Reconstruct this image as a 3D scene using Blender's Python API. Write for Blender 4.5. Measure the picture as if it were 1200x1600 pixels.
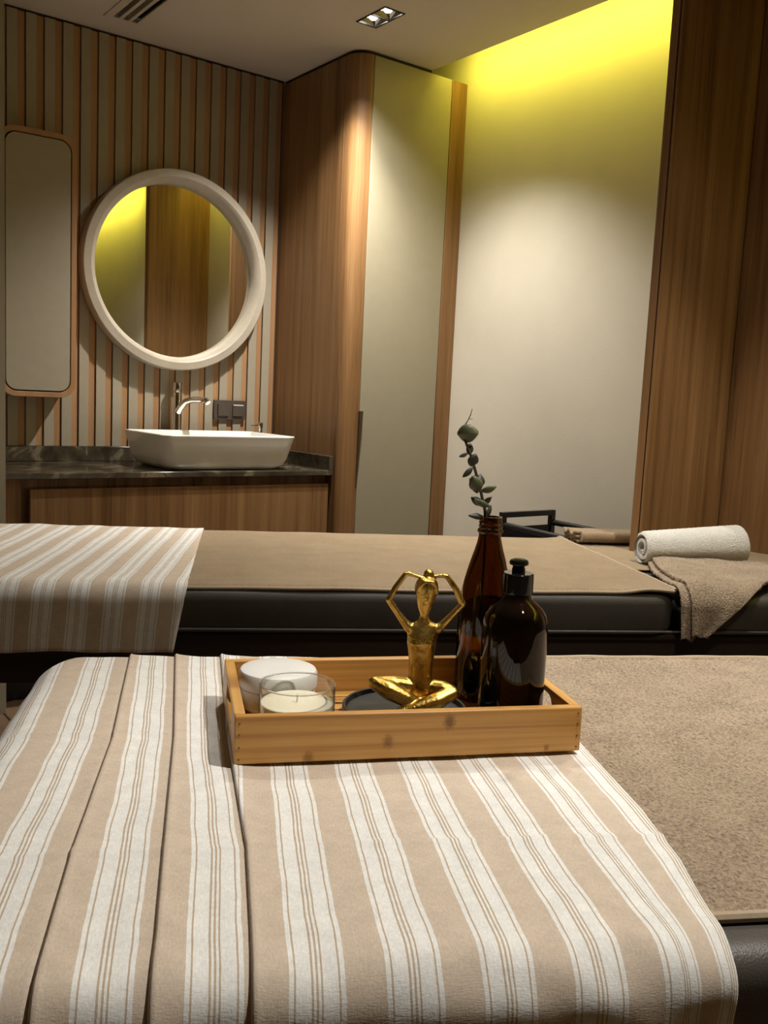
import bpy, math, random
from math import sin, cos, pi, radians, sqrt
from mathutils import Vector, Matrix, noise

for o in list(bpy.data.objects):
    bpy.data.objects.remove(o, do_unlink=True)
scene = bpy.context.scene
COL = scene.collection
random.seed(7)

# ------------------------------------------------------------------ camera
EYE = 1.12
PITCH, ROLL, FPX = 0.12248, 0.04764, 1445.4
cp, sp, cr, sr = cos(PITCH), sin(PITCH), cos(ROLL), sin(ROLL)
W = Matrix(((cr, -sr, 0), (sr, cr, 0), (0, 0, 1))) @ Matrix(((1, 0, 0), (0, cp, -sp), (0, sp, cp))) @ Matrix(((1, 0, 0), (0, 0, -1), (0, 1, 0)))
cam_data = bpy.data.cameras.new('camera')
cam = bpy.data.objects.new('camera', cam_data)
COL.objects.link(cam)
rot = Matrix((W[0], -W[1], -W[2])).transposed()
cam.matrix_world = Matrix.Translation((0, 0, EYE)) @ rot.to_4x4()
cam_data.sensor_fit = 'VERTICAL'
cam_data.sensor_height = 36.0
cam_data.sensor_width = 27.0
cam_data.lens = 36.0 * FPX / 1600.0
cam_data.clip_start = 0.02
scene.camera = cam

# ------------------------------------------------------------------ world, exposure
world = bpy.data.worlds.new('world')
scene.world = world
world.use_nodes = True
world.node_tree.nodes['Background'].inputs[0].default_value = (1.0, 0.86, 0.68, 1)
world.node_tree.nodes['Background'].inputs[1].default_value = 0.02
vs = scene.view_settings
vs.view_transform = 'Standard'
vs.look = 'None'
vs.exposure = 0.22
vs.gamma = 1.0
vs.use_curve_mapping = False

# ------------------------------------------------------------------ frames
RZ_ROOM = pi / 2 - 0.92688          # room axes: x along the slatted wall, y towards it
RZ_BED = radians(9.5)               # bed axes: x along the bed, y across it
def frame(a, b, rz):
    return (a * cos(rz) - b * sin(rz), a * sin(rz) + b * cos(rz))
ZC = EYE + 1.3468                   # ceiling height
U0 = 2.685                          # white wall
UC = 2.493                          # edge of the cove
V0 = 3.70                           # slatted wall
UA, VA = 2.12, 3.128                # tall cabinet: side and front

# ------------------------------------------------------------------ materials
def nmat(name):
    m = bpy.data.materials.new(name)
    m.use_nodes = True
    nt = m.node_tree
    return m, nt, nt.nodes['Principled BSDF']
def nd(nt, kind, **kw):
    n = nt.nodes.new(kind)
    for k, v in kw.items():
        setattr(n, k, v)
    return n
def ramp(nt, stops, interp='LINEAR'):
    r = nt.nodes.new('ShaderNodeValToRGB')
    r.color_ramp.interpolation = interp
    el = r.color_ramp.elements
    while len(el) < len(stops):
        el.new(0.5)
    for e, (p, c) in zip(el, stops):
        e.position = p
        e.color = (*c, 1) if len(c) == 3 else c
    return r
def coords(nt, scale=(1, 1, 1), kind='Object', rnd=True):
    tc = nd(nt, 'ShaderNodeTexCoord')
    mp = nd(nt, 'ShaderNodeMapping')
    mp.inputs['Scale'].default_value = scale
    nt.links.new(tc.outputs[kind], mp.inputs['Vector'])
    if rnd:
        oi = nd(nt, 'ShaderNodeObjectInfo')
        mu = nd(nt, 'ShaderNodeVectorMath', operation='SCALE')
        cb = nd(nt, 'ShaderNodeCombineXYZ')
        for i in range(3):
            nt.links.new(oi.outputs['Random'], cb.inputs[i])
        mu.inputs['Scale'].default_value = 37.0
        nt.links.new(cb.outputs[0], mu.inputs[0])
        nt.links.new(mu.outputs[0], mp.inputs['Location'])
    return mp.outputs['Vector']
def noise_tex(nt, vec, scale, detail=4, rough=0.55, dist=0.0):
    n = nd(nt, 'ShaderNodeTexNoise')
    n.inputs['Scale'].default_value = scale
    n.inputs['Detail'].default_value = detail
    n.inputs['Roughness'].default_value = rough
    n.inputs['Distortion'].default_value = dist
    nt.links.new(vec, n.inputs['Vector'])
    return n
def bump(nt, b, height, strength, dist):
    bp = nd(nt, 'ShaderNodeBump')
    bp.inputs['Strength'].default_value = strength
    bp.inputs['Distance'].default_value = dist
    nt.links.new(height, bp.inputs['Height'])
    nt.links.new(bp.outputs[0], b.inputs['Normal'])
    return bp

def plain(name, col, rough=0.5, metal=0.0, var=0.06, vscale=30, bmp=0.0, bscale=400, spec=0.5):
    m, nt, b = nmat(name)
    v = coords(nt)
    n = noise_tex(nt, v, vscale, 3)
    r = ramp(nt, [(0.3, tuple(c * (1 - var) for c in col)), (0.7, tuple(min(1, c * (1 + var)) for c in col))])
    nt.links.new(n.outputs[0], r.inputs[0])
    nt.links.new(r.outputs[0], b.inputs['Base Color'])
    b.inputs['Roughness'].default_value = rough
    b.inputs['Metallic'].default_value = metal
    b.inputs['Specular IOR Level'].default_value = spec
    if bmp:
        n2 = noise_tex(nt, v, bscale, 2)
        bump(nt, b, n2.outputs[0], bmp, 0.002)
    return m

def wood(name, stops, grain=(26, 26, 0.55), rough=0.42, fine=9.0, rnd=True):
    m, nt, b = nmat(name)
    v = coords(nt, grain, rnd=rnd)
    n1 = noise_tex(nt, v, 1.0, 5, 0.6, 0.25)
    n2 = noise_tex(nt, v, fine, 3, 0.6)
    mx = nd(nt, 'ShaderNodeMix', data_type='FLOAT')
    mx.inputs[0].default_value = 0.30
    nt.links.new(n1.outputs[0], mx.inputs[2])
    nt.links.new(n2.outputs[0], mx.inputs[3])
    r = ramp(nt, stops)
    nt.links.new(mx.outputs[0], r.inputs[0])
    nt.links.new(r.outputs[0], b.inputs['Base Color'])
    b.inputs['Roughness'].default_value = rough
    b.inputs['Specular IOR Level'].default_value = 0.4
    bump(nt, b, n2.outputs[0], 0.12, 0.001)
    return m

M = {}
WD, WM, WL = (0.100, 0.046, 0.016), (0.215, 0.110, 0.042), (0.340, 0.190, 0.080)
M['wood'] = wood('walnut_veneer', [(0.34, WD), (0.47, WM), (0.56, (0.250, 0.132, 0.052)), (0.67, WL)])
M['slat_wood'] = wood('slat_wood', [(0.3, (0.30, 0.155, 0.070)), (0.7, (0.43, 0.245, 0.12))], (30, 30, 0.9))
M['taupe'] = plain('taupe_lacquer', (0.33, 0.285, 0.21), 0.55, var=0.03, bmp=0.03)
M['door'] = plain('cream_lacquer', (0.31, 0.275, 0.195), 0.5, var=0.02, bmp=0.03)
M['white_wall'] = plain('cream_wallpaper', (0.58, 0.525, 0.425), 0.8, var=0.025, vscale=6, bmp=0.15, bscale=120)
M['room_wall'] = plain('room_wall', (0.50, 0.43, 0.33), 0.85, var=0.03, vscale=5)
M['ceiling'] = plain('ceiling_paint', (0.60, 0.53, 0.44), 0.9, var=0.015, vscale=8)
M['gap'] = plain('dark_gap', (0.022, 0.013, 0.007), 0.8)
M['groove'] = plain('groove', (0.05, 0.03, 0.016), 0.8)
M['frame_cream'] = wood('bleached_wood', [(0.3, (0.40, 0.345, 0.27)), (0.7, (0.49, 0.43, 0.345))], (8, 8, 8), 0.4)
M['ceramic'] = plain('white_ceramic', (0.80, 0.78, 0.73), 0.10, var=0.01)
M['chrome'] = plain('chrome', (0.82, 0.80, 0.77), 0.08, 1.0, var=0.01)
M['mirror'] = plain('mirror_glass', (0.86, 0.86, 0.80), 0.0, 1.0, var=0.0)
M['plastic_brown'] = plain('brown_plastic', (0.075, 0.058, 0.045), 0.4)
M['bronze'] = plain('dark_bronze', (0.11, 0.08, 0.05), 0.35, 0.7)
M['black_metal'] = plain('black_metal', (0.012, 0.012, 0.013), 0.35, 0.0)
M['black_matte'] = plain('black_matte', (0.012, 0.012, 0.013), 0.45)
M['black_gloss'] = plain('black_gloss', (0.006, 0.006, 0.006), 0.08)
M['leather'] = plain('dark_leather', (0.062, 0.053, 0.045), 0.45, var=0.12, vscale=8, bmp=0.25, bscale=500)
M['dark_wood'] = wood('dark_wenge', [(0.3, (0.018, 0.011, 0.008)), (0.7, (0.04, 0.024, 0.016))], (2, 26, 26), 0.45)
M['vent'] = plain('vent_paint', (0.58, 0.51, 0.42), 0.6, var=0.01)
M['jar_white'] = plain('white_jar', (0.74, 0.73, 0.71), 0.35, var=0.01)
M['wax'] = plain('cream_wax', (0.80, 0.74, 0.58), 0.55, var=0.02)
M['wax'].node_tree.nodes['Principled BSDF'].inputs['Subsurface Weight'].default_value = 0.15
M['wax'].node_tree.nodes['Principled BSDF'].inputs['Subsurface Radius'].default_value = (0.01, 0.008, 0.004)
M['wick'] = plain('cotton_wick', (0.80, 0.76, 0.66), 0.8)
M['floor_tile'] = wood('floor_tile', [(0.3, (0.13, 0.075, 0.045)), (0.7, (0.23, 0.145, 0.09))], (26, 2.0, 26), 0.4)
M['grout'] = plain('grout', (0.42, 0.38, 0.33), 0.8)
M['leaf'] = plain('eucalyptus_leaf', (0.105, 0.115, 0.055), 0.5, var=0.35, vscale=60)
M['leaf_dark'] = plain('eucalyptus_leaf_dark', (0.028, 0.028, 0.015), 0.5, var=0.3, vscale=60)
M['stem'] = plain('brown_stem', (0.045, 0.035, 0.020), 0.6)
M['hem'] = plain('towel_hem', (0.40, 0.31, 0.215), 0.9, var=0.08, vscale=200)

def glass(name, col, rough=0.0, ior=1.45):
    m, nt, b = nmat(name)
    b.inputs['Base Color'].default_value = (*col, 1)
    b.inputs['Roughness'].default_value = rough
    b.inputs['IOR'].default_value = ior
    b.inputs['Transmission Weight'].default_value = 1.0
    return m
M['amber'] = glass('amber_glass', (0.21, 0.092, 0.013), 0.01, 1.5)
M['amber_dark'] = glass('dark_amber_glass', (0.11, 0.036, 0.007), 0.01, 1.5)
def thin_glass(name):
    m, nt, b = nmat(name)
    tr_ = nd(nt, 'ShaderNodeBsdfTransparent')
    gl = nd(nt, 'ShaderNodeBsdfGlossy'); gl.inputs['Roughness'].default_value = 0.01
    lw = nd(nt, 'ShaderNodeLayerWeight'); lw.inputs['Blend'].default_value = 0.5
    fr = ramp(nt, [(0.0, (0.03, 0.03, 0.03)), (0.6, (0.15, 0.15, 0.15)), (0.85, (0.36, 0.36, 0.36)), (1.0, (0.7, 0.7, 0.7))])
    nt.links.new(lw.outputs['Facing'], fr.inputs[0])
    tn = ramp(nt, [(0.0, (0.97, 0.975, 0.965)), (0.65, (0.93, 0.935, 0.92)), (0.88, (0.62, 0.62, 0.58)), (1.0, (0.22, 0.22, 0.20))])
    nt.links.new(lw.outputs['Facing'], tn.inputs[0]); nt.links.new(tn.outputs[0], tr_.inputs[0])
    ms = nd(nt, 'ShaderNodeMixShader')
    nt.links.new(fr.outputs[0], ms.inputs[0]); nt.links.new(tr_.outputs[0], ms.inputs[1]); nt.links.new(gl.outputs[0], ms.inputs[2])
    nt.links.new(ms.outputs[0], nt.nodes['Material Output'].inputs['Surface'])
    return m
M['clear'] = thin_glass('clear_glass')
M['clear_lip'] = glass('clear_glass_lip', (0.93, 0.94, 0.92), 0.0, 1.45)
M['liquid'] = plain('dark_liquid', (0.012, 0.005, 0.002), 0.15)

def marble():
    m, nt, b = nmat('dark_marble')
    v = coords(nt, (1, 1, 1))
    n = noise_tex(nt, v, 7, 8, 0.6, 1.2)
    r = ramp(nt, [(0.35, (0.026, 0.020, 0.013)), (0.55, (0.07, 0.055, 0.036)), (0.63, (0.20, 0.165, 0.11)), (0.70, (0.06, 0.05, 0.034))])
    nt.links.new(n.outputs[0], r.inputs[0])
    nt.links.new(r.outputs[0], b.inputs['Base Color'])
    b.inputs['Roughness'].default_value = 0.14
    return m
M['marble'] = marble()

def terry(name, c0, c1, scale=420.0, strength=0.9):
    m, nt, b = nmat(name)
    v = coords(nt, (1, 1, 1), rnd=False)
    n = noise_tex(nt, v, scale, 3, 0.65)
    n2 = noise_tex(nt, v, 14, 3)
    mx = nd(nt, 'ShaderNodeMix', data_type='FLOAT')
    mx.inputs[0].default_value = 0.25
    nt.links.new(n.outputs[0], mx.inputs[2])
    nt.links.new(n2.outputs[0], mx.inputs[3])
    r = ramp(nt, [(0.36, c0), (0.62, c1)])
    nt.links.new(mx.outputs[0], r.inputs[0])
    nt.links.new(r.outputs[0], b.inputs['Base Color'])
    b.inputs['Roughness'].default_value = 0.95
    b.inputs['Specular IOR Level'].default_value = 0.1
    b.inputs['Sheen Weight'].default_value = 0.25
    bump(nt, b, n.outputs[0], strength, 0.009)
    return m
M['terry'] = terry('brown_terry', (0.25, 0.172, 0.103), (0.56, 0.42, 0.285), 240, 1.0)
M['sheet'] = terry('brown_sheet', (0.25, 0.178, 0.105), (0.37, 0.275, 0.175), 260, 0.45)
M['terry_white'] = terry('white_terry', (0.74, 0.71, 0.64), (0.90, 0.88, 0.83), 300, 0.7)

def striped(name):
    m, nt, b = nmat(name)
    uv = nd(nt, 'ShaderNodeUVMap')
    sx = nd(nt, 'ShaderNodeSeparateXYZ')
    nt.links.new(uv.outputs[0], sx.inputs[0])
    nz = noise_tex(nt, uv.outputs[0], 9, 2)
    wob = nd(nt, 'ShaderNodeMath', operation='MULTIPLY_ADD')
    wob.inputs[1].default_value = 0.006
    nt.links.new(nz.outputs[0], wob.inputs[0])
    nt.links.new(sx.outputs[0], wob.inputs[2])
    P = 0.0735
    d = nd(nt, 'ShaderNodeMath', operation='DIVIDE')
    d.inputs[1].default_value = P
    nt.links.new(wob.outputs[0], d.inputs[0])
    a = nd(nt, 'ShaderNodeMath', operation='ADD')
    a.inputs[1].default_value = 100.46
    nt.links.new(d.outputs[0], a.inputs[0])
    fr = nd(nt, 'ShaderNodeMath', operation='FRACT')
    nt.links.new(a.outputs[0], fr.inputs[0])
    T, Wh, Ln = (0.595, 0.495, 0.40), (0.79, 0.78, 0.76), (0.50, 0.40, 0.305)
    st = [(0.0, T), (0.21, Wh), (0.258, Ln), (0.278, Wh), (0.440, Ln), (0.462, Wh), (0.490, Ln), (0.512, Wh), (0.540, Ln), (0.562, Wh), (0.722, Ln), (0.742, Wh), (0.79, T)]
    r = ramp(nt, st, 'CONSTANT')
    nt.links.new(fr.outputs[0], r.inputs[0])
    # woven flecks and slubs
    mp = nd(nt, 'ShaderNodeMapping')
    mp.inputs['Scale'].default_value = (1, 0.35, 1)
    nt.links.new(uv.outputs[0], mp.inputs[0])
    f1 = noise_tex(nt, mp.outputs[0], 520, 3, 0.7)
    f2 = noise_tex(nt, uv.outputs[0], 45, 4, 0.6)
    rr = ramp(nt, [(0.3, (0.80, 0.80, 0.80)), (0.7, (1.14, 1.14, 1.14))])
    mx = nd(nt, 'ShaderNodeMix', data_type='FLOAT')
    mx.inputs[0].default_value = 0.4
    nt.links.new(f1.outputs[0], mx.inputs[2])
    nt.links.new(f2.outputs[0], mx.inputs[3])
    nt.links.new(mx.outputs[0], rr.inputs[0])
    mc = nd(nt, 'ShaderNodeMix', data_type='RGBA', blend_type='MULTIPLY')
    mc.inputs[0].default_value = 1.0
    nt.links.new(r.outputs[0], mc.inputs[6])
    nt.links.new(rr.outputs[0], mc.inputs[7])
    nt.links.new(mc.outputs[2], b.inputs['Base Color'])
    b.inputs['Roughness'].default_value = 0.92
    b.inputs['Specular IOR Level'].default_value = 0.12
    mp2 = nd(nt, 'ShaderNodeMapping')
    mp2.inputs['Scale'].default_value = (0.3, 1, 1)
    nt.links.new(uv.outputs[0], mp2.inputs[0])
    wv = noise_tex(nt, mp2.outputs[0], 620, 2, 0.6)
    ad = nd(nt, 'ShaderNodeMath', operation='ADD')
    nt.links.new(wv.outputs[0], ad.inputs[0])
    nt.links.new(f1.outputs[0], ad.inputs[1])
    bump(nt, b, ad.outputs[0], 0.28, 0.0012)
    return m
M['striped'] = striped('striped_linen')

def bamboo():
    m, nt, b = nmat('bamboo')
    v = coords(nt, (2.2, 70, 110))
    n1 = noise_tex(nt, v, 1.0, 4, 0.6, 0.2)
    r = ramp(nt, [(0.3, (0.40, 0.185, 0.042)), (0.5, (0.53, 0.27, 0.066)), (0.72, (0.63, 0.35, 0.10))])
    nt.links.new(n1.outputs[0], r.inputs[0])
    # laminated strips of slightly different tone
    v2 = coords(nt, (1, 1, 1), rnd=False)
    s = nd(nt, 'ShaderNodeSeparateXYZ')
    nt.links.new(v2, s.inputs[0])
    # knots
    v3 = coords(nt, (9, 1, 22))
    n3 = noise_tex(nt, v3, 1.0, 1, 0.4)
    rk = ramp(nt, [(0.0, (1, 1, 1)), (0.70, (1, 1, 1)), (0.745, (0.62, 0.52, 0.45)), (0.80, (0.42, 0.30, 0.22))])
    nt.links.new(n3.outputs[0], rk.inputs[0])
    mc = nd(nt, 'ShaderNodeMix', data_type='RGBA', blend_type='MULTIPLY')
    mc.inputs[0].default_value = 0.9
    nt.links.new(r.outputs[0], mc.inputs[6])
    nt.links.new(rk.outputs[0], mc.inputs[7])
    nt.links.new(mc.outputs[2], b.inputs['Base Color'])
    b.inputs['Roughness'].default_value = 0.38
    bump(nt, b, n1.outputs[0], 0.05, 0.001)
    return m
M['bamboo'] = bamboo()
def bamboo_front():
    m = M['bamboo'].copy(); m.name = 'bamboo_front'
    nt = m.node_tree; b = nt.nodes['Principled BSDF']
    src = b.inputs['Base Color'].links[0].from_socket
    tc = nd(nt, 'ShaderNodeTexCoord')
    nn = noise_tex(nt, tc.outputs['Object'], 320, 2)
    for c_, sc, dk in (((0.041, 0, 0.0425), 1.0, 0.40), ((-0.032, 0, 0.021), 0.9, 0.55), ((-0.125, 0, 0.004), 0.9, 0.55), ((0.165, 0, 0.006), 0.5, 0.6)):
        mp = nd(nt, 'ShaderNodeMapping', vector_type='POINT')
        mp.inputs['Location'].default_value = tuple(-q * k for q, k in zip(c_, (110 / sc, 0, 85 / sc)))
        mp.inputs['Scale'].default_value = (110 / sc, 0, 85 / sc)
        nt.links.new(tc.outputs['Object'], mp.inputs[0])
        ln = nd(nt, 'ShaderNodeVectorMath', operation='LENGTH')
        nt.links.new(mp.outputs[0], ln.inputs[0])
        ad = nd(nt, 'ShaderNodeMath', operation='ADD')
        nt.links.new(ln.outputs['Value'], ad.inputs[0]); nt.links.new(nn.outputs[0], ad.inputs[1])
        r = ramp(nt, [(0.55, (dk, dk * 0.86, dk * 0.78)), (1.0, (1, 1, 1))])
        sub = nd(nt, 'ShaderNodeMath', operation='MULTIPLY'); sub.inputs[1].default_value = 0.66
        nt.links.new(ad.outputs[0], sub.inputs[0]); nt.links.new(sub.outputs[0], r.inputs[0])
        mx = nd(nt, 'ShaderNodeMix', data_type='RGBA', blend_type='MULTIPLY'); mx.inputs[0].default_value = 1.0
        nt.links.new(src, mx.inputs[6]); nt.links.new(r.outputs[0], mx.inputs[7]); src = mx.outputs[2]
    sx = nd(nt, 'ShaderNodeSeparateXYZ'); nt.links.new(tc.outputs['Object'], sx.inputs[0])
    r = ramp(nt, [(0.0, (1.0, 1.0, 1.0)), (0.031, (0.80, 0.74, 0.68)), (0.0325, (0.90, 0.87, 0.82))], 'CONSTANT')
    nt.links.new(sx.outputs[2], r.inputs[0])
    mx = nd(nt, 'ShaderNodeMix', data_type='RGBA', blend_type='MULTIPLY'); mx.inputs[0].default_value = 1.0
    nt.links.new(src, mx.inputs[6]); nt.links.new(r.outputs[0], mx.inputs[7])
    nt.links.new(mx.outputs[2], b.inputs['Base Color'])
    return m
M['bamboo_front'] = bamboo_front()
M['knot'] = plain('bamboo_knot', (0.16, 0.075, 0.03), 0.5, var=0.3, vscale=300)

def gold():
    m, nt, b = nmat('antique_gold')
    v = coords(nt, (1, 1, 1), rnd=False)
    n = noise_tex(nt, v, 220, 4, 0.65)
    n2 = noise_tex(nt, v, 45, 3, 0.6)
    r = ramp(nt, [(0.30, (0.20, 0.11, 0.022)), (0.48, (0.62, 0.40, 0.095)), (0.7, (0.80, 0.56, 0.17))])
    nt.links.new(n2.outputs[0], r.inputs[0])
    nt.links.new(r.outputs[0], b.inputs['Base Color'])
    b.inputs['Metallic'].default_value = 1.0
    b.inputs['Roughness'].default_value = 0.30
    bump(nt, b, n.outputs[0], 0.6, 0.0014)
    return m
M['gold'] = gold()

def emit(name, col, strength):
    m, nt, b = nmat(name)
    b.inputs['Base Color'].default_value = (*col, 1)
    b.inputs['Emission Color'].default_value = (*col, 1)
    b.inputs['Emission Strength'].default_value = strength
    return m
M['lamp'] = emit('lamp_glow', (1.0, 0.93, 0.80), 14.0)
M['led'] = emit('yellow_led', (1.0, 0.90, 0.07), 4.0)

# ------------------------------------------------------------------ mesh tools
class MB:
    def __init__(s):
        s.v, s.f, s.uv, s.mi = [], [], None, None
    def box(s, x0, x1, y0, y1, z0, z1):
        n = len(s.v)
        s.v += [(x0, y0, z0), (x1, y0, z0), (x1, y1, z0), (x0, y1, z0), (x0, y0, z1), (x1, y0, z1), (x1, y1, z1), (x0, y1, z1)]
        s.f += [tuple(n + i for i in q) for q in ((0, 3, 2, 1), (4, 5, 6, 7), (0, 1, 5, 4), (1, 2, 6, 5), (2, 3, 7, 6), (3, 0, 4, 7))]
        return s
    def ring_loft(s, rings, cap0=True, cap1=True):
        n = len(s.v); k = len(rings[0])
        for r in rings:
            s.v += [tuple(p) for p in r]
        for i in range(len(rings) - 1):
            for j in range(k):
                a, b = n + i * k + j, n + i * k + (j + 1) % k
                s.f.append((a, b, b + k, a + k))
        if cap0: s.f.append(tuple(n + j for j in range(k))[::-1])
        if cap1: s.f.append(tuple(n + (len(rings) - 1) * k + j for j in range(k)))
        return s
    def lathe(s, prof, seg=48, c=(0, 0, 0), closed=False, cap0=True, cap1=True):
        rings = [[(c[0] + r * cos(2 * pi * j / seg), c[1] + r * sin(2 * pi * j / seg), c[2] + z) for j in range(seg)] for r, z in prof]
        if closed:
            n = len(s.v)
            s.ring_loft(rings, False, False)
            k, m = seg, len(rings)
            for j in range(k):
                a, b = n + (m - 1) * k + j, n + (m - 1) * k + (j + 1) % k
                s.f.append((a, b, n + (j + 1) % k, n + j))
            return s
        return s.ring_loft(rings, cap0, cap1)
    def tube(s, pts, rad, seg=10, cap=True):
        pts = [Vector(p) for p in pts]
        if not hasattr(rad, '__len__'): rad = [rad] * len(pts)
        rings = []
        up = Vector((0.13, 0.21, 0.97))
        for i, p in enumerate(pts):
            t = (pts[min(i + 1, len(pts) - 1)] - pts[max(i - 1, 0)]).normalized()
            if abs(t.dot(up)) > 0.98: up = Vector((1, 0.1, 0))
            a = t.cross(up).normalized(); b = t.cross(a).normalized()
            up = -b if b.dot(up) < 0 else b
            a = t.cross(up).normalized(); b = t.cross(a)
            rings.append([p + rad[i] * (a * cos(2 * pi * j / seg) + b * sin(2 * pi * j / seg)) for j in range(seg)])
        return s.ring_loft(rings, cap, cap)
    def ball(s, c, r, sc=(1, 1, 1), seg=16):
        n = seg // 2
        rings = []
        for i in range(n + 1):
            a = -pi / 2 + pi * (i + 0.02 if i == 0 else (i - 0.02 if i == n else i)) / n
            rings.append([(c[0] + sc[0] * r * cos(a) * cos(2 * pi * j / seg), c[1] + sc[1] * r * cos(a) * sin(2 * pi * j / seg), c[2] + sc[2] * r * sin(a)) for j in range(seg)])
        return s.ring_loft(rings)
    def prism(s, outline, z0, z1):
        return s.ring_loft([[(x, y, z0) for x, y in outline], [(x, y, z1) for x, y in outline]])
    def grid(s, fn, us, vs_, uvfn=None):
        n = len(s.v); k = len(vs_)
        if s.uv is None: s.uv = []
        for a in us:
            for b in vs_:
                p = fn(a, b)
                s.v.append(tuple(p[:3])); s.uv.append(tuple(p[3:5]) if len(p) > 3 else (a, b))
        for i in range(len(us) - 1):
            for j in range(k - 1):
                a = n + i * k + j
                s.f.append((a, a + k, a + k + 1, a + 1))
        return s
    def holed(s, outer, inner, y0, y1):
        # outer, inner: same-length loops in the (x, z) plane, extruded along y
        n = len(s.v); k = len(outer)
        for y in (y0, y1):
            for L in (outer, inner):
                s.v += [(x, y, z) for x, z in L]
        for j in range(k):
            j2 = (j + 1) % k
            o0, o1, i0, i1 = n + j, n + j2, n + k + j, n + k + j2
            O0, O1, I0, I1 = o0 + 2 * k, o1 + 2 * k, i0 + 2 * k, i1 + 2 * k
            s.f += [(o0, o1, i1, i0), (O1, O0, I0, I1), (o1, o0, O0, O1), (i0, i1, I1, I0)]
        return s
    def build(s, name, mat, parent=None, smooth=40, bevel=None, bseg=2, loc=None, subd=0, solid=None):
        me = bpy.data.meshes.new(name)
        me.from_pydata(s.v, [], s.f)
        if s.uv:
            ul = me.uv_layers.new(name='UVMap')
            for lp in me.loops:
                ul.data[lp.index].uv = s.uv[lp.vertex_index]
        me.validate(); me.update()
        import bmesh
        bm = bmesh.new(); bm.from_mesh(me)
        bmesh.ops.recalc_face_normals(bm, faces=bm.faces)
        bm.to_mesh(me); bm.free()
        if smooth is not None:
            for p in me.polygons: p.use_smooth = True
            me.set_sharp_from_angle(angle=radians(smooth))
        me.materials.append(M[mat] if isinstance(mat, str) else mat)
        o = bpy.data.objects.new(name, me)
        COL.objects.link(o)
        if parent: o.parent = parent
        if loc is not None: o.location = loc
        if solid:
            md = o.modifiers.new('thick', 'SOLIDIFY'); md.thickness = solid; md.offset = -1
        if bevel:
            md = o.modifiers.new('edge', 'BEVEL'); md.width = bevel; md.segments = bseg; md.limit_method = 'ANGLE'; md.angle_limit = radians(35)
            md.harden_normals = False
        if subd:
            md = o.modifiers.new('sub', 'SUBSURF'); md.levels = subd; md.render_levels = subd
        return o

def thing(name, label, cat, rz, loc, group=None):
    o = bpy.data.objects.new(name, None)
    COL.objects.link(o)
    o.empty_display_size = 0.1
    x, y = frame(loc[0], loc[1], rz)
    o.location = (x, y, loc[2]); o.rotation_euler = (0, 0, rz)
    tag(o, label, cat, group)
    return o
def tag(o, label, cat, group=None):
    o['label'] = label; o['category'] = cat
    if group: o['group'] = group
    return o
def place(o, rz, loc):
    x, y = frame(loc[0], loc[1], rz)
    o.location = (x, y, loc[2]); o.rotation_euler = (0, 0, rz)
    return o
def struct(o, label=None):
    o['kind'] = 'structure'
    if label: o['label'] = label
    o.rotation_euler = (0, 0, RZ_ROOM)
    return o
def share(me, name, parent, loc, rot=(0, 0, 0), scale=(1, 1, 1)):
    o = bpy.data.objects.new(name, me)
    COL.objects.link(o)
    o.parent = parent; o.location = loc; o.rotation_euler = rot; o.scale = scale
    return o
def box(name, mat, parent, x0, x1, y0, y1, z0, z1, bevel=0.0015, **kw):
    c = ((x0 + x1) / 2, (y0 + y1) / 2, z0)
    return MB().box(x0 - c[0], x1 - c[0], y0 - c[1], y1 - c[1], 0, z1 - z0).build(name, mat, parent, bevel=bevel, loc=c, **kw)
def rrect(w, h, r, n=8):
    pts = []
    for cx, cy, a0 in ((w / 2 - r, h / 2 - r, 0), (-w / 2 + r, h / 2 - r, 90), (-w / 2 + r, -h / 2 + r, 180), (w / 2 - r, -h / 2 + r, 270)):
        for i in range(n + 1):
            a = radians(a0 + 90 * i / n)
            pts.append((cx + r * cos(a), cy + r * sin(a)))
    return pts
def lin(a, b, n):
    return [a + (b - a) * i / (n - 1) for i in range(n)]
def interp(x, xs, ys):
    if x <= xs[0]: return ys[0]
    for i in range(len(xs) - 1):
        if x <= xs[i + 1]:
            f = (x - xs[i]) / (xs[i + 1] - xs[i]); return ys[i] + f * (ys[i + 1] - ys[i])
    return ys[-1]

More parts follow.
